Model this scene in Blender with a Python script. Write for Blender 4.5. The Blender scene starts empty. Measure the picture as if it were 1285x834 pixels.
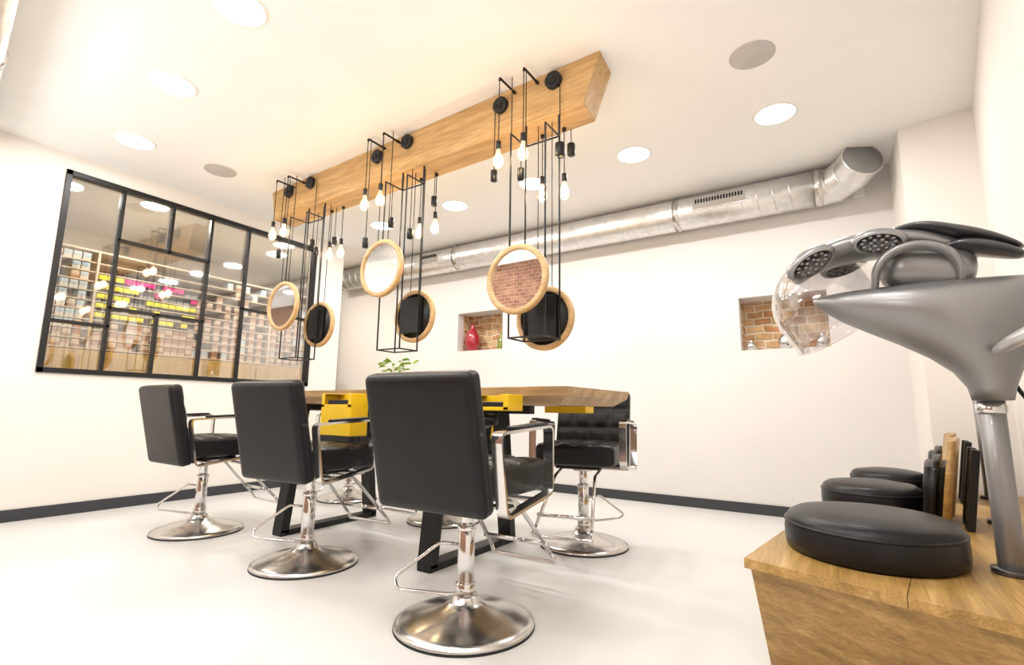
import bpy, bmesh, math, random
from mathutils import Vector, Matrix, Euler
random.seed(7)
COL=bpy.context.scene.collection
PI=math.pi
# ---------------------------------------------------------------- materials
MATS={}
def newmat(name):
    m=bpy.data.materials.new(name);m.use_nodes=True
    nt=m.node_tree;b=nt.nodes['Principled BSDF'];return m,nt,b
def N(nt,t,**kw):
    n=nt.nodes.new(t)
    for k,v in kw.items():
        if k in n.inputs: n.inputs[k].default_value=v
        else: setattr(n,k,v)
    return n
def ramp(nt,stops):
    r=nt.nodes.new('ShaderNodeValToRGB');e=r.color_ramp.elements
    e[0].position,e[0].color=stops[0][0],(*stops[0][1],1);e[1].position,e[1].color=stops[1][0],(*stops[1][1],1)
    for p,c in stops[2:]:
        x=e.new(p);x.color=(*c,1)
    return r
def plain(name,col,rough=.5,metal=0,noise=.04,scale=8,bump=0,bscale=60,spec=None,coat=0):
    if name in MATS:return MATS[name]
    m,nt,b=newmat(name)
    tc=N(nt,'ShaderNodeTexCoord');n=N(nt,'ShaderNodeTexNoise',Scale=scale,Detail=3.)
    nt.links.new(tc.outputs['Object'],n.inputs['Vector'])
    r=ramp(nt,[(.3,[c*(1-noise) for c in col]),(.7,[min(1,c*(1+noise)) for c in col])])
    nt.links.new(n.outputs['Fac'],r.inputs[0]);nt.links.new(r.outputs[0],b.inputs['Base Color'])
    b.inputs['Roughness'].default_value=rough;b.inputs['Metallic'].default_value=metal
    if spec is not None:b.inputs['Specular IOR Level'].default_value=spec
    if coat:b.inputs['Coat Weight'].default_value=coat
    if bump:
        n2=N(nt,'ShaderNodeTexNoise',Scale=bscale,Detail=4.);nt.links.new(tc.outputs['Object'],n2.inputs['Vector'])
        bp=N(nt,'ShaderNodeBump',Strength=bump,Distance=.01);nt.links.new(n2.outputs['Fac'],bp.inputs['Height']);nt.links.new(bp.outputs[0],b.inputs['Normal'])
    MATS[name]=m;return m
def wood(name,c1,c2,c3,axis=0,rough=.45,grain=1.0,band=9):
    if name in MATS:return MATS[name]
    m,nt,b=newmat(name)
    tc=N(nt,'ShaderNodeTexCoord');mp=N(nt,'ShaderNodeMapping')
    s=[band*grain]*3;s[axis]=.7*grain;mp.inputs['Scale'].default_value=s
    nt.links.new(tc.outputs['Object'],mp.inputs['Vector'])
    n=N(nt,'ShaderNodeTexNoise',Scale=1.6,Detail=6.,Roughness=.6,Distortion=.35);nt.links.new(mp.outputs[0],n.inputs['Vector'])
    mp2=N(nt,'ShaderNodeMapping');s2=[90*grain]*3;s2[axis]=3*grain;mp2.inputs['Scale'].default_value=s2
    nt.links.new(tc.outputs['Object'],mp2.inputs['Vector'])
    n2=N(nt,'ShaderNodeTexNoise',Scale=1.5,Detail=4.);nt.links.new(mp2.outputs[0],n2.inputs['Vector'])
    r=ramp(nt,[(.3,c1),(.72,c3),(.52,c2)]);nt.links.new(n.outputs['Fac'],r.inputs[0])
    mx=N(nt,'ShaderNodeMixRGB',blend_type='MULTIPLY',Fac=.5)
    r2=ramp(nt,[(.35,(.5,.44,.36)),(.6,(1,1,1))]);nt.links.new(n2.outputs['Fac'],r2.inputs[0])
    nt.links.new(r.outputs[0],mx.inputs[1]);nt.links.new(r2.outputs[0],mx.inputs[2]);nt.links.new(mx.outputs[0],b.inputs['Base Color'])
    bp=N(nt,'ShaderNodeBump',Strength=.15,Distance=.005);nt.links.new(n2.outputs['Fac'],bp.inputs['Height']);nt.links.new(bp.outputs[0],b.inputs['Normal'])
    b.inputs['Roughness'].default_value=rough
    MATS[name]=m;return m
def brick(name,rubble=False,scale=5):
    if name in MATS:return MATS[name]
    m,nt,b=newmat(name)
    tc=N(nt,'ShaderNodeTexCoord');sx=N(nt,'ShaderNodeSeparateXYZ');nt.links.new(tc.outputs['Object'],sx.inputs[0])
    ad=N(nt,'ShaderNodeMath',operation='ADD');nt.links.new(sx.outputs['X'],ad.inputs[0]);nt.links.new(sx.outputs['Y'],ad.inputs[1])
    cb=N(nt,'ShaderNodeCombineXYZ');nt.links.new(ad.outputs[0],cb.inputs['X']);nt.links.new(sx.outputs['Z'],cb.inputs['Y'])
    nz=N(nt,'ShaderNodeTexNoise',Scale=5.,Detail=3.);nt.links.new(cb.outputs[0],nz.inputs['Vector'])
    vm=N(nt,'ShaderNodeVectorMath',operation='MULTIPLY_ADD');nt.links.new(nz.outputs['Color'],vm.inputs[0])
    k=.09 if rubble else .02;vm.inputs[1].default_value=(k,k,0);nt.links.new(cb.outputs[0],vm.inputs[2])
    br=N(nt,'ShaderNodeTexBrick',Scale=scale);br.inputs['Mortar Size'].default_value=.04 if rubble else .02
    br.inputs['Mortar Smooth'].default_value=.5
    if rubble:
        br.inputs['Color1'].default_value=(.42,.17,.06,1);br.inputs['Color2'].default_value=(.64,.43,.23,1);br.inputs['Mortar'].default_value=(.74,.62,.45,1)
    else:
        br.inputs['Color1'].default_value=(.20,.075,.04,1);br.inputs['Color2'].default_value=(.30,.15,.09,1);br.inputs['Mortar'].default_value=(.42,.33,.25,1)
    nt.links.new(vm.outputs[0],br.inputs['Vector'])
    n2=N(nt,'ShaderNodeTexNoise',Scale=9.,Detail=5.);nt.links.new(cb.outputs[0],n2.inputs['Vector'])
    mx=N(nt,'ShaderNodeMixRGB',blend_type='OVERLAY',Fac=.75 if rubble else .6);nt.links.new(br.outputs[0],mx.inputs[1]);nt.links.new(n2.outputs['Fac'],mx.inputs[2])
    nt.links.new(mx.outputs[0],b.inputs['Base Color']);b.inputs['Roughness'].default_value=.85
    bp=N(nt,'ShaderNodeBump',Strength=.8,Distance=.02,invert=True);nt.links.new(br.outputs['Fac'],bp.inputs['Height']);nt.links.new(bp.outputs[0],b.inputs['Normal'])
    MATS[name]=m;return m
def emis(name,col,s):
    if name in MATS:return MATS[name]
    m,nt,b=newmat(name);b.inputs['Base Color'].default_value=(*col,1);b.inputs['Emission Color'].default_value=(*col,1);b.inputs['Emission Strength'].default_value=s
    MATS[name]=m;return m
def clear(name,tint=(1,1,1),base=.05,edge=.5,rough=.03,em=None,gl=(1,1,1),blend=.35):
    if name in MATS:return MATS[name]
    m,nt,b=newmat(name);nt.nodes.remove(b);out=nt.nodes['Material Output']
    t=N(nt,'ShaderNodeBsdfTransparent');t.inputs[0].default_value=(*tint,1)
    g=N(nt,'ShaderNodeBsdfGlossy',Roughness=rough);g.inputs[0].default_value=(*gl,1)
    lw=N(nt,'ShaderNodeLayerWeight',Blend=blend)
    mr=N(nt,'ShaderNodeMapRange');mr.inputs['To Min'].default_value=base;mr.inputs['To Max'].default_value=edge
    nt.links.new(lw.outputs['Facing'],mr.inputs['Value'])
    mx=N(nt,'ShaderNodeMixShader');nt.links.new(mr.outputs[0],mx.inputs[0]);nt.links.new(t.outputs[0],mx.inputs[1]);nt.links.new(g.outputs[0],mx.inputs[2])
    last=mx
    if em:
        e=N(nt,'ShaderNodeEmission',Strength=em[1]);e.inputs[0].default_value=(*em[0],1)
        ad=N(nt,'ShaderNodeAddShader');nt.links.new(mx.outputs[0],ad.inputs[0]);nt.links.new(e.outputs[0],ad.inputs[1]);last=ad
    nt.links.new(last.outputs[0],out.inputs['Surface']);MATS[name]=m;return m

M_LEATHER=plain('black_leather',(.008,.0075,.009),.36,noise=.2,bump=.12,bscale=180,spec=.30)
M_CHROME=plain('chrome',(.74,.735,.73),.13,1,noise=.02)
M_STEEL=plain('brushed_steel',(.62,.60,.575),.22,1,noise=.05)
M_BLACK=plain('black_metal',(.010,.010,.011),.42,.3)
M_RUBBER=plain('black_rubber',(.01,.01,.01),.7)
M_YEL=plain('yellow_steel',(.80,.50,.010),.35,0,noise=.03)
M_OAK=wood('oak_beam',(.43,.26,.095),(.56,.345,.14),(.68,.455,.21),0)
M_OAKB=wood('oak_bench',(.31,.18,.05),(.45,.27,.085),(.60,.39,.15),1,rough=.35,grain=1.3,band=12)
M_OAKF=wood('oak_bench_front',(.31,.18,.05),(.45,.27,.085),(.60,.39,.15),0,rough=.35,grain=1.3,band=12)
M_TABLE=wood('oak_table',(.36,.22,.10),(.53,.35,.17),(.68,.48,.27),0,rough=.35)
M_RING=wood('oak_ring',(.50,.32,.14),(.64,.43,.21),(.76,.55,.30),0)
M_SILVER=plain('silver_paint',(.27,.27,.275),.36,.6,noise=.02,coat=.2)
M_PALE=plain('pale_silver',(.55,.55,.56),.3,.5,noise=.02,coat=.3)
M_DARKSIL=plain('dark_silver',(.08,.08,.085),.28,.6,noise=.05,coat=.5)
M_MIRROR=plain('mirror_glass',(.88,.88,.88),.01,1,noise=.0)
M_WIN=clear('window_glass',(.94,.93,.91),.15,.78,.03)
M_HOOD=clear('clear_plastic',(.84,.825,.83),.07,.70,.10,blend=.5)
M_BULB=clear('bulb_glass',(1,.93,.8),.05,.5,.02,em=((1,.62,.27),1.3))
M_FIL=emis('filament',(1,.66,.28),60)
M_DOWN=emis('downlight_glow',(1,.98,.95),8)
M_WHITE=plain('white_plastic',(.80,.79,.77),.5)
M_GRILLE=plain('speaker_grille',(.50,.48,.46),.6)
M_RED=plain('red_glass',(.35,.008,.025),.08,0,coat=1)
M_GREENGL=plain('olive_glass',(.22,.26,.05),.1)
M_LEAF=plain('leaf_green',(.22,.42,.04),.45,noise=.3)
M_POT=plain('white_ceramic',(.7,.7,.68),.3)

# ---------------------------------------------------------------- mesh builder
class MB:
    def __init__(s):s.bm=bmesh.new();s.mats=[]
    def mi(s,mat):
        if mat not in s.mats:s.mats.append(mat)
        return s.mats.index(mat)
    def add(s,bm,mat,M=None,smooth=False):
        i=s.mi(mat)
        if M is not None:bm.transform(M)
        vm={}
        for v in bm.verts:vm[v]=s.bm.verts.new(v.co)
        for f in bm.faces:
            try:g=s.bm.faces.new([vm[v] for v in f.verts])
            except ValueError:continue
            g.material_index=i;g.smooth=smooth
        bm.free();return s
    def box(s,mat,size,loc=(0,0,0),rot=(0,0,0),bev=.004,seg=2):
        bm=bmesh.new();bmesh.ops.create_cube(bm,size=1);bm.transform(Matrix.Diagonal((*size,1)))
        b=min(bev,min(size)*.45)
        if b>0:bmesh.ops.bevel(bm,geom=bm.edges[:],offset=b,segments=seg,affect='EDGES',profile=.5)
        return s.add(bm,mat,Matrix.Translation(loc)@Euler(rot).to_matrix().to_4x4())
    def lathe(s,mat,prof,loc=(0,0,0),rot=(0,0,0),n=40,smooth=True,scale=(1,1,1),M=None):
        bm=bmesh.new();rings=[]
        for r,z in prof:
            if r<1e-6:rings.append([bm.verts.new((0,0,z))])
            else:rings.append([bm.verts.new((r*math.cos(2*PI*k/n),r*math.sin(2*PI*k/n),z)) for k in range(n)])
        for a,b in zip(rings,rings[1:]):
            for k in range(n):
                k2=(k+1)%n
                if len(a)==1 and len(b)==1:continue
                if len(a)==1:bm.faces.new((a[0],b[k2],b[k]))
                elif len(b)==1:bm.faces.new((a[k],a[k2],b[0]))
                else:bm.faces.new((a[k],a[k2],b[k2],b[k]))
        if M is None:M=Matrix.Translation(loc)@Euler(rot).to_matrix().to_4x4()@Matrix.Diagonal((*scale,1))
        bmesh.ops.recalc_face_normals(bm,faces=bm.faces[:])
        return s.add(bm,mat,M,smooth)
    def cyl(s,mat,r,h,loc=(0,0,0),rot=(0,0,0),n=24,bev=.002,r2=None):
        r2=r if r2 is None else r2;b=min(bev,h*.4,r*.4)
        bm=MB();bm.lathe(mat,[(0,0),(r-b,0),(r,b),(r2,h-b),(r2-b,h),(0,h)],n=n,smooth=True)
        t=bm.bm
        return s.add(t,mat,Matrix.Translation(loc)@Euler(rot).to_matrix().to_4x4(),True)
    def sweep(s,mat,pts,sec,up=None,closed=False,smooth=True,scales=None,cap=True):
        pts=[Vector(p) for p in pts];n=len(pts);bm=bmesh.new();rings=[]
        prevn=None
        for i,p in enumerate(pts):
            if closed:t=(pts[(i+1)%n]-pts[i-1]).normalized()
            else:t=(pts[min(i+1,n-1)]-pts[max(i-1,0)]).normalized()
            if up is not None:
                a=Vector(up).normalized();a=(a-t*a.dot(t)).normalized()
            else:
                if prevn is None:
                    q=Vector((0,0,1)) if abs(t.z)<.9 else Vector((1,0,0));a=(q-t*q.dot(t)).normalized()
                else:a=(prevn-t*prevn.dot(t)).normalized()
                prevn=a
            b=t.cross(a);sc=scales[i] if scales else 1
            if not isinstance(sc,(tuple,list)):sc=(sc,sc)
            rings.append([bm.verts.new(p+a*(x*sc[0])+b*(y*sc[1])) for x,y in sec])
        m=len(sec);R=range(n if closed else n-1)
        for i in R:
            A=rings[i];B=rings[(i+1)%n]
            for k in range(m):
                bm.faces.new((A[k],A[(k+1)%m],B[(k+1)%m],B[k]))
        if not closed and cap:
            bm.faces.new(rings[0][::-1]);bm.faces.new(rings[-1])
        bmesh.ops.recalc_face_normals(bm,faces=bm.faces[:])
        return s.add(bm,mat,None,smooth)
    def tube(s,mat,pts,r,n=10,closed=False,fil=0,scales=None,cap=True,smooth=True):
        if fil:pts=fillet(pts,fil,closed)
        sec=[(r*math.cos(2*PI*k/n),r*math.sin(2*PI*k/n)) for k in range(n)]
        return s.sweep(mat,pts,sec,closed=closed,scales=scales,cap=cap,smooth=smooth)
    def rbox(s,mat,size,r,M,cuts=14,gx=0,gy=0,gd=.008,puff=0,power=1):
        bm=bmesh.new();bmesh.ops.create_cube(bm,size=2)
        bmesh.ops.subdivide_edges(bm,edges=bm.edges[:],cuts=cuts,use_grid_fill=True)
        h=Vector(size)/2;inn=Vector((h.x-r,h.y-r,h.z-r))
        for v in bm.verts:
            u=v.co.copy();p=Vector((u.x*h.x,u.y*h.y,u.z*h.z))
            q=Vector([max(-inn[i],min(inn[i],p[i])) for i in range(3)]);d=p-q
            if d.length>1e-9:p=q+d.normalized()*r
            if u.z>.999:
                dz=puff*(1-abs(u.x)**2.5)*(1-abs(u.y)**2.5)
                if gx:
                    tx=(u.x+1)/2*gx;ty=(u.y+1)/2*gy
                    fx=abs((tx+.5)%1-.5);fy=abs((ty+.5)%1-.5)
                    dd=0
                    if .5<tx<gx-.5:dd=max(dd,math.exp(-(fx/.14)**2))
                    if .5<ty<gy-.5:dd=max(dd,math.exp(-(fy/.14)**2))
                    dz-=gd*dd*min(1,(1-abs(u.x))*6+.2)*min(1,(1-abs(u.y))*6+.2)
                p.z+=dz
            v.co=p
        return s.add(bm,mat,M,True)
    def poly(s,mat,verts,faces,bev=0,smooth=False):
        bm=bmesh.new();vs=[bm.verts.new(v) for v in verts]
        for f in faces:bm.faces.new([vs[i] for i in f])
        bmesh.ops.recalc_face_normals(bm,faces=bm.faces[:])
        if bev:bmesh.ops.bevel(bm,geom=bm.edges[:],offset=bev,segments=2,affect='EDGES',profile=.5)
        return s.add(bm,mat,None,smooth)
    def prism(s,mat,foot,z0,z1,bev=0,foot2=None):
        n=len(foot);foot2=foot2 or foot
        v=[(x,y,z0) for x,y in foot]+[(x,y,z1) for x,y in foot2]
        f=[tuple(range(n)),tuple(range(n,2*n))]+[(i,(i+1)%n,n+(i+1)%n,n+i) for i in range(n)]
        return s.poly(mat,v,f,bev)
    def obj(s,name,parent=None,loc=(0,0,0),rot=(0,0,0),**kw):
        me=bpy.data.meshes.new(name);s.bm.normal_update();s.bm.to_mesh(me);s.bm.free()
        for m in s.mats:me.materials.append(m)
        o=bpy.data.objects.new(name,me);COL.objects.link(o);o.location=loc;o.rotation_euler=rot
        if parent:o.parent=parent
        for k,v in kw.items():o[k]=v
        return o
def fillet(pts,r,closed=False,n=5):
    pts=[Vector(p) for p in pts];out=[];L=len(pts)
    for i,p in enumerate(pts):
        if not closed and i in(0,L-1):out.append(p);continue
        a=pts[i-1];b=pts[(i+1)%L];da=(a-p);db=(b-p);rr=min(r,da.length*.45,db.length*.45)
        A=p+da.normalized()*rr;B=p+db.normalized()*rr
        for k in range(n+1):
            t=k/n;out.append(A*(1-t)**2+p*2*t*(1-t)+B*t*t)
    return out
def catmull(P,n=8):
    P=[Vector(p) for p in P];Q=[P[0]*2-P[1]]+P+[P[-1]*2-P[-2]];o=[]
    for i in range(1,len(Q)-2):
        for k in range(n):
            t=k/n;a,b,c,d=Q[i-1],Q[i],Q[i+1],Q[i+2]
            o.append(.5*((2*b)+(c-a)*t+(2*a-5*b+4*c-d)*t*t+(3*b-a-3*c+d)*t**3))
    o.append(P[-1]);return o
def empty(name,loc=(0,0,0),rot=(0,0,0),**kw):
    o=bpy.data.objects.new(name,None);COL.objects.link(o);o.location=loc;o.rotation_euler=rot;o.empty_display_size=.1
    for k,v in kw.items():o[k]=v
    return o
def dup(root,loc,rotz=None,**kw):
    def rec(o,par):
        c=o.copy();COL.objects.link(c)
        if par is not None:
            c.parent=par;c.matrix_parent_inverse=o.matrix_parent_inverse
        for ch in list(o.children):rec(ch,c)
        return c
    c=rec(root,None);c.location=loc
    if rotz is not None:c.rotation_euler=(0,0,rotz)
    for k,v in kw.items():c[k]=v
    return c
ST=dict(kind='structure')
# ---------------------------------------------------------------- constants
H=2.994;XL=-5.349;YB=5.083;YF=-1.25
# ---------------------------------------------------------------- shell
M_CEIL=plain('ceiling_paint',(.87,.865,.855),.8,noise=.01,scale=2)
M_WB=plain('wall_paint_cool',(.72,.695,.675),.75,noise=.012,scale=1.5,bump=.03,bscale=30)
M_WL=plain('wall_paint_warm',(.78,.745,.70),.75,noise=.012,scale=1.5,bump=.03,bscale=30)
M_FLOOR=plain('polished_concrete',(.65,.645,.625),.34,noise=.05,scale=1.3,bump=.02,bscale=12,spec=.4)
M_BASE=plain('baseboard_grey',(.035,.038,.045),.5)
MB().box(M_FLOOR,(9.4,6.9,.1),(-3.2,2.05,-.05),bev=0).obj('floor',**ST)
MB().box(M_CEIL,(9.4,6.9,.1),(-3.2,2.05,H+.05),bev=0).obj('ceiling',**ST)
def wallgrid(mat,us,vs,holes,mapf,t):
    b=MB();bm=bmesh.new();d={}
    def g(i,j,w):
        k=(i,j,w)
        if k not in d:d[k]=bm.verts.new(mapf(us[i],vs[j],w*t))
        return d[k]
    nu,nv=len(us)-1,len(vs)-1
    sol=lambda i,j:0<=i<nu and 0<=j<nv and (i,j) not in holes
    for i in range(nu):
        for j in range(nv):
            if not sol(i,j):continue
            bm.faces.new((g(i,j,0),g(i+1,j,0),g(i+1,j+1,0),g(i,j+1,0)))
            bm.faces.new((g(i,j,1),g(i,j+1,1),g(i+1,j+1,1),g(i+1,j,1)))
            if not sol(i-1,j):bm.faces.new((g(i,j,0),g(i,j+1,0),g(i,j+1,1),g(i,j,1)))
            if not sol(i+1,j):bm.faces.new((g(i+1,j,0),g(i+1,j,1),g(i+1,j+1,1),g(i+1,j+1,0)))
            if not sol(i,j-1):bm.faces.new((g(i,j,0),g(i,j,1),g(i+1,j,1),g(i+1,j,0)))
            if not sol(i,j+1):bm.faces.new((g(i,j+1,0),g(i+1,j+1,0),g(i+1,j+1,1),g(i,j+1,1)))
    bmesh.ops.recalc_face_normals(bm,faces=bm.faces[:])
    b.add(bm,mat);return b
WY0,WY1,WZ0,WZ1=1.30,3.73,1.145,2.842
wallgrid(M_WL,[YF,WY0,WY1,4.15],[0,WZ0,WZ1,H],{(1,1)},lambda u,v,w:(XL-w,u,v),.12).obj('wall_left',**ST)
wallgrid(M_WB,[-7.8,-4.15,-3.44,-.74,-.03,1.4],[0,1.46,1.63,1.96,2.13,H],{(1,2),(1,3),(3,1),(3,2)},lambda u,v,w:(u,YB+w,v),.12).obj('wall_back',**ST)
wx=lambda y:.328+.134*y
MB().prism(M_WL,[(wx(YF),YF),(wx(YF)+.2,YF),(wx(4.5)+.2,4.5),(wx(4.5),4.5)],0,H).obj('wall_right',**ST)
MB().prism(M_WL,[(.51,4.48),(.93,4.41),(1.3,4.41),(1.3,YB),(.49,YB)],0,H).obj('wall_pillar',**ST)
MB().box(brick('brick_wall',scale=5),(9.4,.12,H),(-3.2,YF-.06,H/2),bev=0).obj('wall_front',**ST)
MB().box(M_WL,(.1,6.9,H),(-7.75,2.05,H/2),bev=0).obj('wall_storage',**ST)
MR=brick('rubble_brick',True,3.4)
for nm,x0,x1,z0,z1 in(('wall_niche',-4.15,-3.44,1.63,2.13),('wall_niche.001',-.74,-.03,1.46,1.96)):
    b=MB();d=.32
    b.box(MR,(x1-x0+.1,.05,z1-z0+.1),((x0+x1)/2,YB+d,(z0+z1)/2),bev=0)
    b.box(MR,(.05,d-.12,z1-z0+.1),(x0-.025,YB+.12+(d-.12)/2,(z0+z1)/2),bev=0)
    b.box(MR,(.05,d-.12,z1-z0+.1),(x1+.025,YB+.12+(d-.12)/2,(z0+z1)/2),bev=0)
    b.box(M_WB,(x1-x0+.1,d-.12,.05),((x0+x1)/2,YB+.12+(d-.12)/2,z1+.025),bev=0)
    b.box(M_WB,(x1-x0+.1,d-.12,.05),((x0+x1)/2,YB+.12+(d-.12)/2,z0-.025),bev=0)
    b.obj(nm,**ST)
MB().box(M_BASE,(.014,4.15-YF,.09),(XL+.007,(4.15+YF)/2,.045),bev=.002).obj('baseboard_left',**ST)
MB().box(M_BASE,(8.0,.014,.09),(-3.6,YB-.007,.045),bev=.002).obj('baseboard_back',**ST)
# interior window
wb=MB();fx=XL
def bar(y0,z0,y1,z1,w=.026,dep=.05):
    wb.box(M_BLACK,(dep,abs(y1-y0)+w,abs(z1-z0)+w),(fx-.015,(y0+y1)/2,(z0+z1)/2),bev=.002)
i_=.012;a0,a1,c0,c1_=WY0+i_,WY1-i_,WZ0+i_,WZ1-i_
for a in((a0,c0,a0,c1_),(a1,c0,a1,c1_),(a0,c0,a1,c0),(a0,c1_,a1,c1_)):bar(*a,w=.042,dep=.07)
for y in(1.715,2.49,2.885):bar(y,c0,y,c1_)
bar(2.125,2.355,2.125,c1_);bar(2.09,c0,2.09,1.73)
bar(1.715,2.355,2.49,2.355);bar(a0,1.565,1.715,1.565);bar(1.715,1.73,2.49,1.73);bar(2.885,1.93,a1,1.93)
wb.obj('window_1',**ST)
MB().box(M_WIN,(.006,WY1-WY0,WZ1-WZ0),(fx-.035,(WY0+WY1)/2,(WZ0+WZ1)/2),bev=0).obj('window_2',**ST)
# ---------------------------------------------------------------- storage room beyond window
sh=empty('storage_shelf',(-6.6,3.0,0),label='tall beige shelving unit full of hair colour boxes behind glass',category='shelf')
M_SH=plain('shelf_beige',(.50,.43,.35),.6);M_CAB=wood('cabinet_wood',(.36,.21,.03),(.50,.31,.05),(.60,.39,.08),2)
M_DK=plain('shelf_dark',(.035,.022,.02),.6)
b=MB();b.box(M_SH,(.02,3.56,1.02),(-.16,0,1.955))
for y in(-1.78,-1.08,.87,1.78):b.box(M_SH,(.34,.025,1.02),(0,y,1.955))
b.box(M_SH,(.34,3.58,.02),(0,0,2.475));b.box(M_DK,(.01,1.0,.98),(-.145,-.55,1.955));b.obj('shelf_frame',sh)
rows=[1.455+.100*i for i in range(10)]
for z in rows:
    MB().box(M_SH,(.32,3.54,.012),(0,0,z),bev=.001).obj('shelf_board',sh)
cab=empty('storage_cabinet',(-6.5,3.0,0),label='golden brown wooden base cabinets under the shelving',category='cabinet')
MB().box(M_CAB,(.5,3.6,1.42),(0,0,.71),bev=.005).obj('cabinet_body',cab)
for i in range(6):MB().box(M_CAB,(.02,.57,1.3),(.26,-1.5+.6*i,.72),bev=.004).obj('cabinet_door',cab)
def boxmat(nm,c1,c2):
    m,nt,bs=newmat(nm);tc=N(nt,'ShaderNodeTexCoord');sx=N(nt,'ShaderNodeSeparateXYZ');nt.links.new(tc.outputs['Generated'],sx.inputs[0])
    r=ramp(nt,[(.0,c2),(.38,c1)]);r.color_ramp.interpolation='CONSTANT';nt.links.new(sx.outputs['Z'],r.inputs[0]);nt.links.new(r.outputs[0],bs.inputs['Base Color']);bs.inputs['Roughness'].default_value=.4
    return m
BM=dict(y=boxmat('box_yellow',(.80,.74,.03),(.02,.02,.02)),m=boxmat('box_magenta',(.62,.01,.22),(.08,.01,.04)),k=boxmat('box_black',(.03,.03,.04),(.25,.25,.25)),
        b=boxmat('box_blue',(.34,.46,.54),(.55,.50,.44)),w=boxmat('box_cream',(.52,.42,.33),(.26,.13,.07)),r=boxmat('box_rose',(.34,.19,.14),(.5,.38,.30)))
bme={}
for k in BM:
    q=MB().box(BM[k],(.15,.068,.080),(0,0,.040),bev=.002,seg=1);q.box(BM[k],(.004,.05,.03),(.076,0,.055),bev=.001,seg=1)
    me=bpy.data.meshes.new('dye_box');q.bm.to_mesh(me);q.bm.free();me.materials.append(BM[k]);bme[k]=me
LB=dict(y='small yellow and black hair colour box on shelf',m='small magenta hair colour box on shelf',k='small black hair colour box on shelf',b='small pale blue hair colour box on shelf',w='small cream and brown hair colour box on shelf',r='small rose beige hair colour box on shelf')
cnt=0
for ri,z in enumerate(rows):
    y=1.275
    while y<4.72:
        if any(abs(y-(3.0+d))<.05 for d in(-1.78,-1.08,.87,1.78)):
            y+=.02;continue
        zone=0 if y<1.92 else 1 if y<2.95 else 2
        if zone==0:
            k=random.choice('bbbw') if ri>=2 else random.choice('wr');p=.95;step=.078
        elif zone==1:
            if ri>=8:k='m' if y>2.2 else 'k';p=.0
            elif ri>=7:k=random.choice('mmmk') if y>2.2 else 'y';p=.97
            elif ri>=3:k=random.choice('yyyyk') if not(ri==6 and y>2.35) else random.choice('mk');p=.98
            else:k=random.choice('wrr');p=.95
            step=.0755
        else:
            k=random.choice('wrwrb');p=.92 if ri<7 else .3;step=.112
        if random.random()<p and cnt<298:
            o=bpy.data.objects.new('dye_box',bme[k]);COL.objects.link(o);o.location=(-6.52,y,z+.0065)
            o['label']=LB[k];o['category']='box';o['group']='hair colour boxes on the storage shelf';cnt+=1
        y+=step
# ---------------------------------------------------------------- downlights
def light(nm,typ,loc,power,col,size=.2,rot=(0,0,0),parent=None):
    l=bpy.data.lights.new(nm,typ);l.energy=power;l.color=col
    if typ=='AREA':l.shape='DISK';l.size=size
    else:l.shadow_soft_size=size
    o=bpy.data.objects.new(nm,l);COL.objects.link(o);o.location=loc;o.rotation_euler=rot
    if parent:o.parent=parent
    return o
dl=empty('ceiling_downlight',(-2.55,1.20,H),label='round recessed white ceiling downlight switched on',category='ceiling light',group='recessed ceiling downlights')
MB().lathe(M_WHITE,[(.128,0),(.128,-.006),(.134,-.009),(.143,-.004),(.146,0)],n=40).obj('trim_ring',dl)
MB().lathe(M_DOWN,[(0,-.004),(.128,-.004),(.129,-.001)],n=40).obj('light_panel',dl)
PW=18.5
pos=[(-2.55,1.20),(-3.57,1.32),(-4.63,1.50),(-.24,3.78),(-1.29,3.81),(-2.28,3.84),(-3.24,3.86),(-4.34,3.87),(-1.5,1.1),(-.35,1.0),(-.9,-.5),(-2.4,-.5),(-4.0,-.4),(-6.0,2.2),(-6.0,3.7)]
for i,(x,y) in enumerate(pos):
    if i:dup(dl,(x,y,H))
    p_=PW*(1.8 if i>=13 else .78 if i in(0,1,2,8,9) else 1.0)
    light('downlight_lamp','AREA',(x,y,H-.015),p_,(1,.985,.955) if i<13 else (1,.93,.80),.24)
for x,y in((-1.1,-.75),(-4.0,-.6)):light('bounce_fill','AREA',(x,y,1.75),34,(.99,.985,.98),.9,(PI-.55,0,0))  # added unseen uplights behind the camera, no fixture, to brighten the ceiling
for nm,x,y,r,lab in(('ceiling_grille',-.29,3.04,.125,'round flush light grey ceiling speaker grille'),('ceiling_grille',-4.56,2.14,.13,'round flush grey vent cover in the ceiling')):
    MB().lathe(M_GRILLE,[(0,-.006),(r-.01,-.007),(r,-.004),(r,0)],n=40).obj(nm,loc=(x,y,H),label=lab,category='speaker')  # second one is a vent cover, kept under the speaker category
# ---------------------------------------------------------------- beam
BA=math.radians(2.35)
L0,L1=-4.60,-1.04
def by(x,off=0):return 2.52+math.tan(BA)*(-1.04-x)+off
V=[(L0,by(L0),H),(L1,by(L1),H),(L1-.02,by(L1,.23),H),(L0,by(L0,.23),H),(L0+.07,by(L0),2.69),(L1-.11,by(L1),2.69),(L1-.13,by(L1,.22),2.69),(L0+.07,by(L0,.22),2.69)]
V=[(x+2.8,y-2.7,z-2.85) for x,y,z in V]
MB().poly(M_OAK,V,[(0,1,2,3),(4,5,6,7),(0,1,5,4),(1,2,6,5),(2,3,7,6),(3,0,4,7)],bev=.006).obj('ceiling_beam',loc=(-2.8,2.7,2.85),label='thick light oak beam with slanted ends fixed under the ceiling',category='beam')
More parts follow.
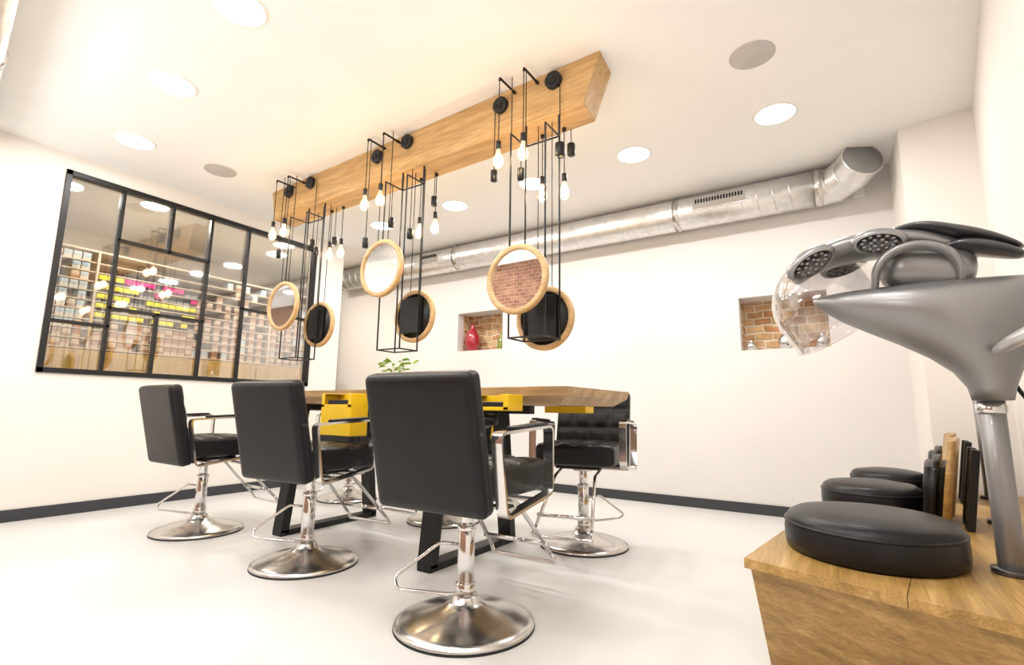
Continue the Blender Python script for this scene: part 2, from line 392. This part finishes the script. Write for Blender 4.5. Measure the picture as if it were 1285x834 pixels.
# ---------------------------------------------------------------- hanging fittings
bulbprof=[(0,-.118),(.012,-.116),(.024,-.106),(.031,-.088),(.032,-.072),(.027,-.050),(.017,-.030),(.012,-.012),(.012,0)]
def pendant(x,yf,yt,zt,zb,near,lab):
    e=empty('pendant_lamp',(x,yf,zt),label=lab,category='lamp',group='bare bulb pendant lamps')
    dy=yt-yf
    b=MB()
    if near:
        b.tube(M_BLACK,[(0,-.0,0),(0,dy,0),(0,dy,-.02)],.0075,fil=.01);b.cyl(M_BLACK,.012,.012,(0,-.012,0),(PI/2,0,0))
    else:b.cyl(M_BLACK,.014,.02,(0,dy,-.02))
    b.obj('bracket',e)
    zs=zb+.06-zt
    MB().tube(M_BLACK,[(0,dy,-.015),(0,dy,zs+.05)],.0032,n=8).obj('cable',e)
    MB().cyl(M_BLACK,.016,.055,(0,dy,zs),n=20).obj('lamp_socket',e)
    bu=MB().lathe(M_BULB,bulbprof,(0,0,0),n=24).obj('light_bulb',e,loc=(0,dy,zs))
    MB().tube(M_FIL,[(-.008,0,-.03),(-.010,0,-.075),(-.004,0,-.04),(0,0,-.08),(.004,0,-.04),(.010,0,-.075),(.008,0,-.03)],.0018,n=6).obj('filament',bu)
    light('bulb_glow','POINT',(x,yt,zb-.0),3.0,(1,.78,.54),.03)
def weight(x,y,zt,zc,r=.022,h=.075):
    e=empty('counterweight',(x,y,zt),label='small black cylindrical weight hanging on a thin cable from the beam',category='weight',group='black counterweights')
    MB().tube(M_BLACK,[(0,0,0),(0,0,zc-zt+h/2)],.003,n=8).obj('cable',e)
    MB().cyl(M_BLACK,r,h,(0,0,zc-zt-h/2),n=24,bev=.003).obj('weight_body',e)
def pulley(x,z):
    y=by(x)
    e=empty('pulley_wheel',(x,y,z),label='round black grooved pulley wheel on the oak beam',category='pulley',group='pulley wheels on the beam')
    MB().lathe(M_BLACK,[(0,0),(.055,0),(.055,.008),(.046,.014),(.046,.018),(.055,.024),(.055,.032),(.03,.034),(.028,.030),(.012,.030),(.012,.042),(0,.044)],rot=(PI/2,0,0),n=36).obj('wheel',e)
def wframe(x0,x1,y0_,y1_,z0,z1,zb):
    e=empty('hanging_wire_frame',((x0+x1)/2,(y0_+y1_)/2,z0),label='tall slim black wire frame hanging below the beam',category='frame',group='black wire frames')
    hx=(x1-x0)/2;hy=(y1_-y0_)/2;h=z1-z0
    b=MB()
    for sx in(-1,1):
        for sy in(-1,1):b.box(M_BLACK,(.009,.009,h),(sx*hx,sy*hy,h/2),bev=.001,seg=1)
        for zz in(0,h):b.box(M_BLACK,(.009,hy*2+.01,.009),(sx*hx,0,zz),bev=.001,seg=1)
    for sy in(-1,1):b.box(M_BLACK,(hx*2,.009,.009),(0,sy*hy,0),bev=.001,seg=1)
    b.box(M_BLACK,(hx*2,.009,.009),(0,hy,h),bev=.001,seg=1)
    b.obj('frame_bar',e)
    for sx in(-1,1):MB().box(M_BLACK,(.012,.012,zb-z1),(sx*hx,hy,h+(zb-z1)/2),bev=.001,seg=1).obj('hanger_rod',e)
def hmirror(x,y,z,D,zt,face,lab):
    e=empty('round_mirror',(x,y,z),label=lab,category='mirror',group='round hanging mirrors')
    R=D/2;s=-1 if face<0 else 1
    rx=PI/2 if s<0 else -PI/2
    MB().lathe(M_RING,[(R-.032,-.012),(R-.032,.014),(R-.026,.018),(R-.006,.018),(R,.012),(R,-.012),(R-.006,-.018),(R-.026,-.018),(R-.032,-.012)],rot=(rx,0,0),n=64).obj('mirror_frame',e)
    MB().lathe(M_MIRROR,[(0,.006),(R-.030,.006)],rot=(rx,0,0),n=64,smooth=False).obj('mirror_glass',e)
    b=MB().lathe(M_BLACK,[(0,-.006),(R-.031,-.006),(R-.031,-.002),(0,-.002)],rot=(rx,0,0),n=48)
    b.box(M_BLACK,(.19,.03,.26),(0,-s*.022,0),bev=.003);b.obj('back_plate',e)
    for q in(-.05,.05):MB().tube(M_BLACK,[(q,0,R*.95),(q,0,zt-z)],.003,n=8).obj('cable',e)
NL='bare filament bulb on black cable from a beam bracket'
FL='bare filament bulb on black cable under the oak beam'
for xs,(pl,rods,nb,zN) in enumerate([
    ([(-1.35,2.91),(-1.757,2.89)],[-1.47,-1.648],2.36,2.40),
    ([(-2.654,2.915),(-3.0,2.895)],[-2.752,-2.92],2.42,2.42),
    ([(-3.92,2.915),(-4.27,2.915)],[-4.03,-4.20],2.47,2.43)]):
    for x,z in pl:pulley(x,z)
    for x in rods:pendant(x,by(x),nb,2.945,zN,True,NL)
for x,y,z in((-1.37,2.70,2.26),(-1.53,2.70,2.28),(-2.50,2.75,2.26),(-2.66,2.75,2.25),(-3.82,2.80,2.27),(-3.66,2.80,2.27)):
    pendant(x,y,y,2.69,z,False,FL)
weight(-1.302,by(-1.3)-.02,2.91,2.43,.03,.085);weight(-1.800,by(-1.8)-.02,2.90,2.40);weight(-1.54,2.45,2.55,2.31);weight(-1.34,2.74,2.69,2.55,.026,.08)
weight(-2.884,2.42,2.94,2.10);weight(-2.71,2.50,2.55,2.25);weight(-2.61,2.60,2.69,2.175);weight(-2.49,2.72,2.69,2.45)
weight(-4.08,2.47,2.94,2.224);weight(-3.82,2.62,2.92,2.315);weight(-3.99,2.78,2.70,2.32);weight(-3.73,2.78,2.70,2.37)
wframe(-1.57,-1.33,2.38,2.555,1.29,2.55,2.69);wframe(-2.72,-2.50,2.44,2.61,1.29,2.55,2.69);wframe(-3.97,-3.74,2.49,2.665,1.29,2.55,2.69)
ML='round mirror in light oak ring facing the near chairs';MF='round oak ring mirror showing its black back plate'
hmirror(-1.485,2.332,1.615,.405,2.89,-1,ML);hmirror(-2.65,2.378,1.86,.415,2.89,-1,ML);hmirror(-3.90,2.442,1.73,.42,2.89,-1,ML)
hmirror(-1.454,2.60,1.43,.39,2.69,1,MF);hmirror(-2.58,2.655,1.555,.39,2.69,1,MF);hmirror(-3.77,2.71,1.60,.40,2.69,1,MF)
# ---------------------------------------------------------------- duct
def ductmat():
    m,nt,b=newmat('galvanised_duct');tc=N(nt,'ShaderNodeTexCoord')
    v=N(nt,'ShaderNodeTexVoronoi',Scale=22.);nt.links.new(tc.outputs['Object'],v.inputs['Vector'])
    r2=ramp(nt,[(.0,(.68,.67,.66)),(1.,(.82,.81,.80))]);nt.links.new(v.outputs['Color'],r2.inputs[0]);nt.links.new(r2.outputs[0],b.inputs['Base Color'])
    b.inputs['Metallic'].default_value=.92;b.inputs['Roughness'].default_value=.33
    return m
M_DUCT=ductmat()
R=.155;dy_=4.885;dz_=2.815
d=empty('ventilation_duct',(-3.0,dy_,dz_),label='long round galvanised spiral duct with grilles under the ceiling',category='duct')
b=MB().tube(M_DUCT,[(x,0,0) for x in(-3.3,-1.5,0,1.5,3.0)],R,n=64)
hp=[];pitch=.13;n_=int(6.2/pitch)*20
for i in range(n_):
    a=2*PI*i/20;hp.append((-3.28+pitch*i/20,(R+.001)*math.cos(a),(R+.001)*math.sin(a)))
b.tube(M_DUCT,hp,.0040,n=5);b.obj('duct_pipe',d)
EP=[Vector(p) for p in((3.0,0,0),(3.09,-.01,.0),(3.21,-.12,.03),(3.29,-.27,.07))]
b=MB();b.tube(M_DUCT,EP,R*.985,n=48,smooth=False)
for k in(1,2,3):
    dr_=(EP[min(k+1,3)]-EP[k-1])
    b.lathe(M_DUCT,[(R*.97,-.006),(R*1.02,-.003),(R*1.02,.003),(R*.97,.006)],M=Matrix.Translation(EP[k])@dr_.to_track_quat('Z','Y').to_matrix().to_4x4(),n=48)
dr_=(EP[3]-EP[2]);b.lathe(M_SILVER,[(0,.006),(R*.93,.006),(R*.95,.001)],M=Matrix.Translation(EP[3])@dr_.to_track_quat('Z','Y').to_matrix().to_4x4(),n=48)
b.obj('duct_elbow',d)
for x in(-.98,1.79,2.98,-3.2):
    MB().lathe(M_STEEL,[(R+.001,-.03),(R+.008,-.028),(R+.008,-.005),(R+.018,0),(R+.008,.005),(R+.008,.028),(R+.001,.03)],(x,0,0),(0,PI/2,0),n=48).obj('duct_flange',d)
for x,w in((2.19,.46),(-1.38,.30)):
    g=MB();a=.10
    g.box(M_STEEL,(w,.012,.12),(x,-R*math.cos(a)-.002,R*math.sin(a)),(-a,0,0),bev=.003)
    nn=int(w/.026)
    for i in range(nn):
        for q in(-1,1):g.box(M_BLACK,(.016,.006,.040),(x-w/2+.03+i*(w-.06)/(nn-1),-(R+.006)*math.cos(a),R*math.sin(a)+q*.026),(-a,0,0),bev=.001,seg=1)
    g.obj('duct_grille',d)
d2=empty('ventilation_duct',(-3.9,.46,2.84),(0,0,math.radians(-8)),label='short round galvanised duct run under the ceiling',category='duct')
MB().tube(M_DUCT,[(-1.3,0,0),(0,0,0),(1.3,0,0)],.14,n=40).obj('duct_pipe',d2)
MB().lathe(M_STEEL,[(.141,-.03),(.15,-.02),(.15,.02),(.141,.03)],(0,0,0),(0,PI/2,0),n=40).obj('duct_flange',d2)
# small wall things
b=MB();b.box(M_WHITE,(.09,.03,.11),(0,0,0),bev=.006);b.box(M_GRILLE,(.05,.006,.03),(0,-.016,.02),bev=.001);b.obj('wall_sensor',loc=(.27,YB-.015,2.80),label='small white alarm sensor high on the wall',category='sensor')
b=MB();b.lathe(M_BLACK,[(0,.012),(.03,.012),(.042,.008),(.045,0)],rot=(PI/2,0,0),n=28);b.obj('wall_socket',loc=(-3.40,YB,.38),label='small round black power socket low on the wall',category='socket')
# niche objects
e=empty('red_vase',(-4.0,YB+.13,1.63),label='glossy red glass vase with narrow neck in brick niche',category='vase')
MB().lathe(M_RED,[(0,0),(.05,0),(.075,.03),(.10,.12),(.095,.2),(.06,.27),(.028,.31),(.022,.34),(.028,.365),(.02,.365),(.016,.33),(0,.33)],n=32).obj('vase_body',e)
b=MB();b.lathe(M_GREENGL,[(0,0),(.05,0),(.06,.03),(.055,.12),(.03,.16),(.02,.20),(.022,.22),(0,.22)],n=28);b.obj('olive_bottle',loc=(-3.53,YB+.12,1.63),label='small olive green bottle in brick niche',category='bottle')
for x,h_,w_ in((-.66,.10,.045),(-.37,.17,.065),(-.09,.13,.05)):
    b=MB();b.lathe(M_CHROME,[(0,0),(w_*.6,0),(w_,h_*.3),(w_*.95,h_*.55),(w_*.5,h_*.8),(w_*.3,h_*.9),(w_*.35,h_),(0,h_)],n=28);b.obj('silver_vase',loc=(x,YB+.07,1.46),label='small polished silver vase on the niche ledge',category='vase',group='silver vases in niche')
# ---------------------------------------------------------------- table
tb=empty('styling_table',(-2.55,2.62,0),label='long oak styling table with black steel legs',category='table')
random.seed(3)
nx=26
NE=[(-1.45+2.90*i/nx,-.40-.04*i/nx+random.uniform(-.007,.007)*(0<i<nx)) for i in range(nx+1)]
FE=[(1.46-2.91*i/nx,.40-.00*i/nx+random.uniform(-.007,.007)*(0<i<nx)) for i in range(nx+1)]
RING=NE+FE
def shrink(i):return [(x*(1-i/1.45),y*(1-i/.40)) for x,y in RING]
b=MB();b.prism(M_TABLE,shrink(.012),.955,1.0,foot2=shrink(.0));b.prism(M_TABLE,shrink(.075),.91,.955,foot2=shrink(.013));b.obj('tabletop',tb)
for lx in(-.80,.57):
    g=MB()
    P=[(lx,-.40,.02),(lx,-.30,.88),(lx,.30,.88),(lx,.40,.02)]
    sec=[(-.05,-.03),(.05,-.03),(.05,.03),(-.05,.03)]
    g.sweep(M_BLACK,[P[0],P[1]],sec,up=(1,0,0),smooth=False);g.sweep(M_BLACK,[P[3],P[2]],sec,up=(1,0,0),smooth=False)
    g.box(M_BLACK,(.10,.86,.04),(lx,0,.02),bev=.003);g.box(M_BLACK,(.10,.62,.04),(lx,0,.89),bev=.003)
    g.obj('leg',tb)
MB().box(M_BLACK,(2.2,.06,.05),(-.1,0,.885),bev=.003).obj('under_rail',tb)
def holder(x,y,deep,s,w=.30,z=.975,D=.085):
    e=empty('tool_holder',(x,y,z),label='bright yellow folded steel tool holder hung on the table edge',category='holder',group='yellow tool holders')
    b=MB();dp=.13
    b.box(M_YEL,(w,dp,.005),(0,0,-D),bev=.001,seg=1)
    b.box(M_YEL,(w,.005,D),(0,s*dp/2,-D/2),bev=.001,seg=1)
    for q in(-1,1):
        b.box(M_YEL,(.005,dp,D),(q*w/2,0,-D/2),bev=.001,seg=1)
        b.box(M_YEL,(w*.2,dp,.005),(q*w*.40,0,0),bev=.001,seg=1)
        b.box(M_YEL,(w*.10,.005,D*.95),(q*w*.45,-s*dp/2,-D/2),bev=.001,seg=1)
    b.box(M_YEL,(w,.005,D*.22),(0,-s*dp/2,-D*.89),bev=.001,seg=1)
    b.box(M_BLACK,(w*.7,dp*.8,D*.5),(0,0,-D*.7),bev=.003)
    b.obj('holder_tray',e)
    if deep:
        b=MB();E=.17
        b.box(M_YEL,(w,.005,E),(0,-s*dp/2,-D-E/2),bev=.001,seg=1);b.box(M_YEL,(w,.005,E),(0,s*dp/2,-D-E/2),bev=.001,seg=1)
        for q in(-1,1):b.box(M_YEL,(.005,dp,E),(q*w/2,0,-D-E/2),bev=.001,seg=1)
        b.box(M_YEL,(w,dp,.005),(0,0,-D-E),bev=.001,seg=1)
        b.obj('holder_box',e)
holder(-1.47,2.095,False,1,.27,.955,.075);holder(-2.63,2.12,True,1,.28,.97);holder(-1.55,3.11,False,-1,.3,.955);holder(-2.75,3.11,True,-1)
e=empty('hair_dryer',(-1.55,2.10,.83),label='black hand hair dryer hanging under the table edge',category='hair dryer')
MB().lathe(M_BLACK,[(0,-.09),(.035,-.09),(.042,-.06),(.04,.0),(.028,.07),(.026,.10),(0,.10)],rot=(0,PI/2,0),n=24).obj('barrel',e)
MB().rbox(M_BLACK,(.035,.035,.12),.012,Matrix.Translation((-.03,0,-.08)),cuts=6).obj('handle',e)
# plant
e=empty('potted_plant',(-2.70,2.62,1.0),label='small bright green leafy plant in white pot on the table',category='plant')
MB().lathe(M_POT,[(0,0),(.045,0),(.06,.09),(.055,.09),(.045,.07),(0,.07)],n=28).obj('pot',e)
b=MB()
for i in range(36):
    a=random.random()*2*PI;r=random.uniform(.02,.14);z=.12+random.uniform(.0,.12)-r*.2
    bm=bmesh.new();L=random.uniform(.045,.07);W=L*.42
    pts=[(0,0,0),(L*.35,W*.5,.006),(L*.75,W*.4,.004),(L,0,-.01),(L*.75,-W*.4,.004),(L*.35,-W*.5,.006)]
    vs=[bm.verts.new(p) for p in pts];c=bm.verts.new((L*.5,0,-.006))
    for k in range(6):bm.faces.new((vs[k],vs[(k+1)%6],c))
    b.add(bm,M_LEAF,Matrix.Translation((r*math.cos(a),r*math.sin(a),z))@Euler((random.uniform(-.6,.6),random.uniform(-.7,.3),a)).to_matrix().to_4x4(),True)
    if i%3==0:b.tube(M_LEAF,[(0,0,.07),(r*.5*math.cos(a),r*.5*math.sin(a),z*.7),(r*math.cos(a),r*math.sin(a),z)],.002,n=5)
b.obj('leaves',e)
# ---------------------------------------------------------------- salon chair
def chair(loc,rotz,lab):
    c=empty('salon_chair',loc,(0,0,rotz),label=lab,category='chair',group='black salon chairs')
    base=MB();base.lathe(M_STEEL,[(0,.006),(.285,.006),(.292,.010),(.290,.018),(.26,.031),(.20,.050),(.14,.066),(.09,.080),(.062,.095),(.055,.115),(.05,.12),(0,.12)],n=72)
    base.lathe(M_RUBBER,[(.27,0),(.293,0),(.2935,.004),(.29,.007),(.27,.006)],n=72);base.obj('base_disc',c)
    b=MB();b.cyl(M_CHROME,.042,.05,(0,0,.115));b.cyl(M_CHROME,.036,.22,(0,0,.16));b.cyl(M_CHROME,.041,.02,(0,0,.375));b.cyl(M_CHROME,.027,.13,(0,0,.39));b.obj('column',c)
    b=MB();b.box(M_BLACK,(.30,.30,.03),(0,0,.52),bev=.006);b.box(M_STEEL,(.58,.05,.012),(0,-.10,.505),bev=.002);b.box(M_STEEL,(.64,.05,.012),(0,.08,.515),bev=.002);b.cyl(M_STEEL,.07,.03,(0,0,.485));b.obj('seat_bracket',c)
    b=MB();b.tube(M_CHROME,[(-.04,-.0,.31),(-.10,-.05,.32),(-.24,-.17,.19),(-.20,-.20,.155),(-.03,-.10,.14),(.03,-.02,.13)],.007,fil=.02);b.obj('pump_lever',c)
    b=MB().rbox(M_LEATHER,(.52,.52,.135),.032,Matrix.Translation((0,-.01,.602)),cuts=31,gx=4,gy=4,gd=.016,puff=.016);b.obj('seat',c)
    T=Matrix.Translation((0,-.285,.755))@Matrix.Rotation(math.radians(13),4,'X')@Matrix(((-1,0,0,0),(0,0,1,0),(0,1,0,0),(0,0,0,1)))
    b=MB().rbox(M_LEATHER,(.54,.55,.085),.03,T,cuts=31,gx=4,gy=4,gd=.017,puff=.012);b.obj('backrest',c)
    for sx in(-1,1):
        P=fillet([(sx*.305,-.255,.795),(sx*.305,.17,.815),(sx*.305,.17,.535),(sx*.305,-.20,.485)],.035,True)
        s=[(-.023,-.006),(.023,-.006),(.023,.006),(-.023,.006)]
        a=MB().sweep(M_CHROME,P,s,up=(1,0,0),closed=True,smooth=False).obj('armrest',c)
        MB().rbox(M_LEATHER,(.046,.29,.018),.008,Matrix.Translation((sx*.305,-.01,.818))@Matrix.Rotation(math.radians(2.7),4,'X'),cuts=8).obj('arm_pad',a)
    b=MB()
    for sx in(-1,1):
        b.tube(M_CHROME,[(sx*.13,.05,.50),(sx*.13,.20,.47),(sx*.17,.46,.20)],.010,fil=.02)
    b.tube(M_CHROME,[(-.17,.46,.20),(-.18,.50,.15),(.18,.50,.15),(.17,.46,.20)],.010,fil=.015)
    b.tube(M_CHROME,[(-.18,.41,.255),(.18,.41,.255)],.011)
    b.obj('footrest',c)
    return c
c1=chair((-1.38,1.79,0),math.radians(2),'black leather salon chair with chrome arms and round base, back turned')
LN='black leather salon chair with chrome arms and round base, back turned'
LF='black leather salon chair with tufted backrest facing across the table'
dup(c1,(-2.64,1.92,0),math.radians(4),label=LN);dup(c1,(-3.93,1.95,0),math.radians(-2),label=LN)
dup(c1,(-1.50,3.22,0),math.radians(190),label=LF);dup(c1,(-2.74,3.25,0),math.radians(178),label=LF);dup(c1,(-4.15,3.45,0),math.radians(184),label=LF)
# ---------------------------------------------------------------- bench
BZ=.40
bn=empty('wooden_bench',(0,0,0),label='low oak bench with slanted front running along the wall',category='bench')
top=[(-.31,1.93),(.535,1.645),(.90,4.37),(.02,4.37)]
low=[(-.27,2.12),(.535,1.85),(.90,4.37),(.05,4.37)]
seam=lambda a,b,t:(a[0]+(b[0]-a[0])*t,a[1]+(b[1]-a[1])*t)
for t0,t1 in((0,.5),(.502,1)):
    A=[seam(top[0],top[1],t0),seam(top[0],top[1],t1),seam(top[3],top[2],t1),seam(top[3],top[2],t0)]
    MB().prism(M_OAKB,A,BZ-.032,BZ,bev=.001).obj('bench_top',bn)
ins=[(-.295,1.955),(.53,1.67),(.89,4.36),(.03,4.36)]
MB().prism(M_OAKF,low,0.0,BZ-.034,bev=.002,foot2=ins).obj('bench_body',bn)
def seatpad(x,y,rot,R=.26):
    e=empty('round_seat_cushion',(x,y,BZ),(0,0,rot),label='thick rounded black leather seat cushion on the wooden bench',category='cushion',group='black bench seat cushions')
    b=MB();b.lathe(M_LEATHER,[(0,0),(R*.94,0),(R*.985,.010),(R*1.0,.035),(R*1.0,.07),(R*.985,.100),(R*.94,.120),(R*.85,.133),(R*.5,.145),(0,.149)],n=64,scale=(1,1.12,1));b.obj('cushion_body',e)
    b=MB();n=96;pts=[(R*.985*math.cos(2*PI*k/n),R*.985*1.12*math.sin(2*PI*k/n),.096) for k in range(n)];b.tube(M_LEATHER,pts,.005,n=6,closed=True);b.obj('piping',e)
seatpad(.055,2.26,.1,.266);seatpad(.10,3.27,.1,.22);seatpad(.22,4.05,.1,.20)
def backrest(x,y,rz):
    e=empty('bench_backrest',(x,y,BZ),(0,0,rz),label='curved oak and black leather backrest standing on the bench',category='backrest',group='bench backrests')
    def panel(mat,off,th,w,z0,z1,tilt=.12,cut=.5,bv=.4):
        bm=bmesh.new();n=14;grid=[]
        for i in range(n+1):
            v=-w/2+w*i/n
            row=[]
            for z in(z0,z0+(z1-z0)*.5,z1):
                cx=off-.45*v*v+(z-.2)*tilt
                zz=z-(cut*(abs(2*v/w))**3*.06 if z==z1 else 0)
                row.append((cx,v,zz))
            grid.append(row)
        A=[[bm.verts.new(p) for p in r] for r in grid];B=[[bm.verts.new((p[0]+th,p[1],p[2])) for p in r] for r in grid]
        for i in range(n):
            for j in range(2):
                bm.faces.new((A[i][j],A[i+1][j],A[i+1][j+1],A[i][j+1]));bm.faces.new((B[i][j],B[i][j+1],B[i+1][j+1],B[i+1][j]))
            bm.faces.new((A[i][0],B[i][0],B[i+1][0],A[i+1][0]));bm.faces.new((A[i][2],A[i+1][2],B[i+1][2],B[i][2]))
        for j in range(2):
            bm.faces.new((A[0][j],A[0][j+1],B[0][j+1],B[0][j]));bm.faces.new((A[n][j],B[n][j],B[n][j+1],A[n][j+1]))
        bmesh.ops.recalc_face_normals(bm,faces=bm.faces[:])
        bmesh.ops.bevel(bm,geom=[e_ for e_ in bm.edges if e_.calc_face_angle(0)>1],offset=min(th*bv,.028),segments=4,affect='EDGES')
        return MB().add(bm,mat,None,True)
    panel(M_LEATHER,-.100,.076,.42,.0,.30).obj('back_pad',e)
    panel(M_OAKB,-.022,.028,.46,.04,.38,.14,.2,.12).obj('back_board',e)
    for q in(.0,-.2):MB().box(M_BLACK,(.03,.07,.34),(.045,q,.17),(0,math.radians(8),0),bev=.004).obj('support_bracket',e)
backrest(.425,3.14,-.1)
backrest(.54,4.02,-.1)
# ---------------------------------------------------------------- hood dryer
dr=empty('hood_hair_dryer',(.41,2.22,BZ),(0,0,0),label='large silver hood hair dryer on a metal stand with clear visor',category='hair dryer')
OX,OY,OZ=.41,2.22,BZ
def loc_(x,y,z):return (x-OX,y-OY,z-OZ)
b=MB();b.cyl(M_DARKSIL,.052,.018,(0,0,0),n=36);b.cyl(M_SILVER,.034,.50,(0,0,.01),n=36,r2=.034);b.cyl(M_CHROME,.040,.03,(0,0,.49),n=36);b.cyl(M_DARKSIL,.036,.02,(0,0,.515),n=36);b.obj('stand_pole',dr)
secs=[(.93,.355,.455,.05),(.97,.348,.464,.060),(1.02,.318,.482,.078),(1.07,.262,.505,.096),(1.12,.185,.53,.11),(1.165,.105,.555,.122),(1.21,.03,.568,.13),(1.25,-.022,.574,.13),(1.28,-.052,.577,.118),(1.300,-.058,.577,.10),(1.314,-.02,.555,.075),(1.320,.08,.48,.04)]
bm=bmesh.new();rings=[];n=56
for z,x0,x1,ry in secs:
    cx=(x0+x1)/2;rx=(x1-x0)/2;rg=[]
    for k in range(n):
        a=2*PI*k/n;ca,sa=math.cos(a),math.sin(a)
        w=ry*(1-.30*max(0,-ca)**1.5)
        rg.append(bm.verts.new(loc_(cx+rx*ca,OY-.06+w*sa,z)))
    rings.append(rg)
for A,B in zip(rings,rings[1:]):
    for k in range(n):bm.faces.new((A[k],A[(k+1)%n],B[(k+1)%n],B[k]))
bm.faces.new(rings[0][::-1]);bm.faces.new(rings[-1]);bmesh.ops.recalc_face_normals(bm,faces=bm.faces[:])
MB().add(bm,M_SILVER,None,True).obj('dryer_body',dr)
R=.205
VC=(-.012,2.40,1.33);VR=(math.radians(14),math.radians(-32),0)
prof=[(R*1.0,-.12),(R*1.03,-.115),(R*1.03,-.108),(R*1.0,-.10),(R*1.01,-.05),(R,0)]+[(R*math.cos(t),R*1.0*math.sin(t)) for t in[PI/2*k/20 for k in range(1,20)]]+[(0,R)]
MB().lathe(M_HOOD,prof,loc_(*VC),VR,n=96).obj('clear_visor',dr)
el=[(math.cos(2*PI*k/24),math.sin(2*PI*k/24)) for k in range(24)]
def arm(name,mat,P,w,t,sc=None):
    Q=catmull([loc_(*p) for p in P],7);m=len(Q);S=[]
    for i in range(m):
        u=i/(m-1);f=(.35+.65*math.sin(PI*min(1,max(0,u)))**.5) if sc is None else sc(u)
        S.append((f,f))
    return MB().sweep(mat,Q,[(w*x,t*y) for x,y in el],up=(0,1,0),scales=S).obj(name,dr)
hump=lambda lo,hi:(lambda u:lo+(hi-lo)*math.sin(PI*min(1,max(0,u)))**.55)
arm('upper_shell',M_SILVER,[(-.115,2.17,1.385),(-.06,2.17,1.437),(.03,2.17,1.472),(.143,2.17,1.482),(.252,2.17,1.470),(.34,2.18,1.44),(.42,2.19,1.41)],.105,.040,hump(.4,1.1))
arm('shell_fin',M_DARKSIL,[(.19,2.13,1.514),(.27,2.13,1.508),(.35,2.13,1.478),(.43,2.13,1.445),(.515,2.13,1.402)],.075,.018,hump(.25,1.15))
arm('shell_fin',M_DARKSIL,[(.30,2.13,1.425),(.37,2.13,1.43),(.44,2.13,1.41),(.52,2.13,1.375)],.07,.020,hump(.25,1.1))
MB().rbox(M_SILVER,(.26,.19,.16),.075,Matrix.Translation(loc_(.28,2.17,1.375))@Matrix.Rotation(.2,4,'Y'),cuts=16).obj('control_pod',dr)
arm('ring_arm',M_SILVER,[(.13,2.11,1.31),(.14,2.06,1.37),(.18,2.045,1.415),(.25,2.04,1.43),(.32,2.05,1.405),(.35,2.07,1.36),(.355,2.10,1.31)],.024,.013,hump(.8,1.15))
arm('handle',M_PALE,[(.41,2.04,1.075),(.415,1.95,1.085),(.445,1.90,1.105),(.52,1.85,1.15)],.020,.020,lambda u:.8+.3*u)
def pad(p,rot,s=1.0):
    b=MB();M=Matrix.Translation(loc_(*p))@Euler(rot).to_matrix().to_4x4()@Matrix.Diagonal((s,.55*s,s,1))
    b.lathe(M_SILVER,[(0,.035),(.05,.030),(.078,.014),(.084,-.004),(.080,-.018),(.066,-.022)],M=M,n=48)
    b.lathe(M_DARKSIL,[(.066,-.022),(.062,-.014),(0,-.012)],M=M,n=48)
    for rr,kn in((.048,12),(.022,6)):
        for k in range(kn):
            a=2*PI*k/kn;q=M@Vector((rr*math.cos(a),rr*math.sin(a),-.016))
            b.lathe(M_SILVER,[(0,-.006),(.006,-.004),(.008,0),(.006,.004),(0,.006)],loc=q,n=10)
    b.obj('heater_pad',dr)
pad((-.055,2.065,1.425),(-.75,-.55,0),1.05);pad((.150,2.05,1.465),(-.85,.06,0),.95);pad((.05,2.34,1.47),(-.5,-.3,0))
MB().tube(M_BLACK,catmull([loc_(.47,2.2,.98),loc_(.52,2.22,.85),loc_(.50,2.24,.6),loc_(.53,2.28,.405)],8),.006,n=8).obj('power_cable',dr)
for x,y in((.575,3.19),(.71,4.12)):
    e=empty('dryer_stand',(x,y,BZ),label='plain chrome dryer stand pole with round base on the bench',category='stand',group='dryer stands')
    MB().cyl(M_DARKSIL,.052,.018,(0,0,0),n=30).obj('stand_base',e)
    b=MB();b.cyl(M_SILVER,.03,.60,(0,0,.01),n=30);b.cyl(M_CHROME,.035,.03,(0,0,.6),n=30);b.obj('stand_pole',e)
# ---------------------------------------------------------------- world + camera
w=bpy.data.worlds.new('w');bpy.context.scene.world=w;w.use_nodes=True
w.node_tree.nodes['Background'].inputs[0].default_value=(1,.97,.93,1);w.node_tree.nodes['Background'].inputs[1].default_value=.5
yaw,pit,rol=math.radians(32.99),math.radians(8.82),math.radians(.72)
F0=Vector((-math.sin(yaw),math.cos(yaw),0));R0=Vector((math.cos(yaw),math.sin(yaw),0));Z=Vector((0,0,1))
F=F0*math.cos(pit)+Z*math.sin(pit);U0=Z*math.cos(pit)-F0*math.sin(pit)
Rv=R0*math.cos(rol)+U0*math.sin(rol);U=U0*math.cos(rol)-R0*math.sin(rol)
cam=bpy.data.cameras.new('camera');cam.sensor_width=36;cam.lens=630.3/1285*36;cam.clip_start=.02
co=bpy.data.objects.new('camera',cam);COL.objects.link(co)
co.matrix_world=Matrix(((Rv.x,U.x,-F.x,0),(Rv.y,U.y,-F.y,0),(Rv.z,U.z,-F.z,.88),(0,0,0,1)))
bpy.context.scene.camera=co
vs=bpy.context.scene.view_settings;vs.view_transform='Standard';vs.look='None';vs.exposure=0.0
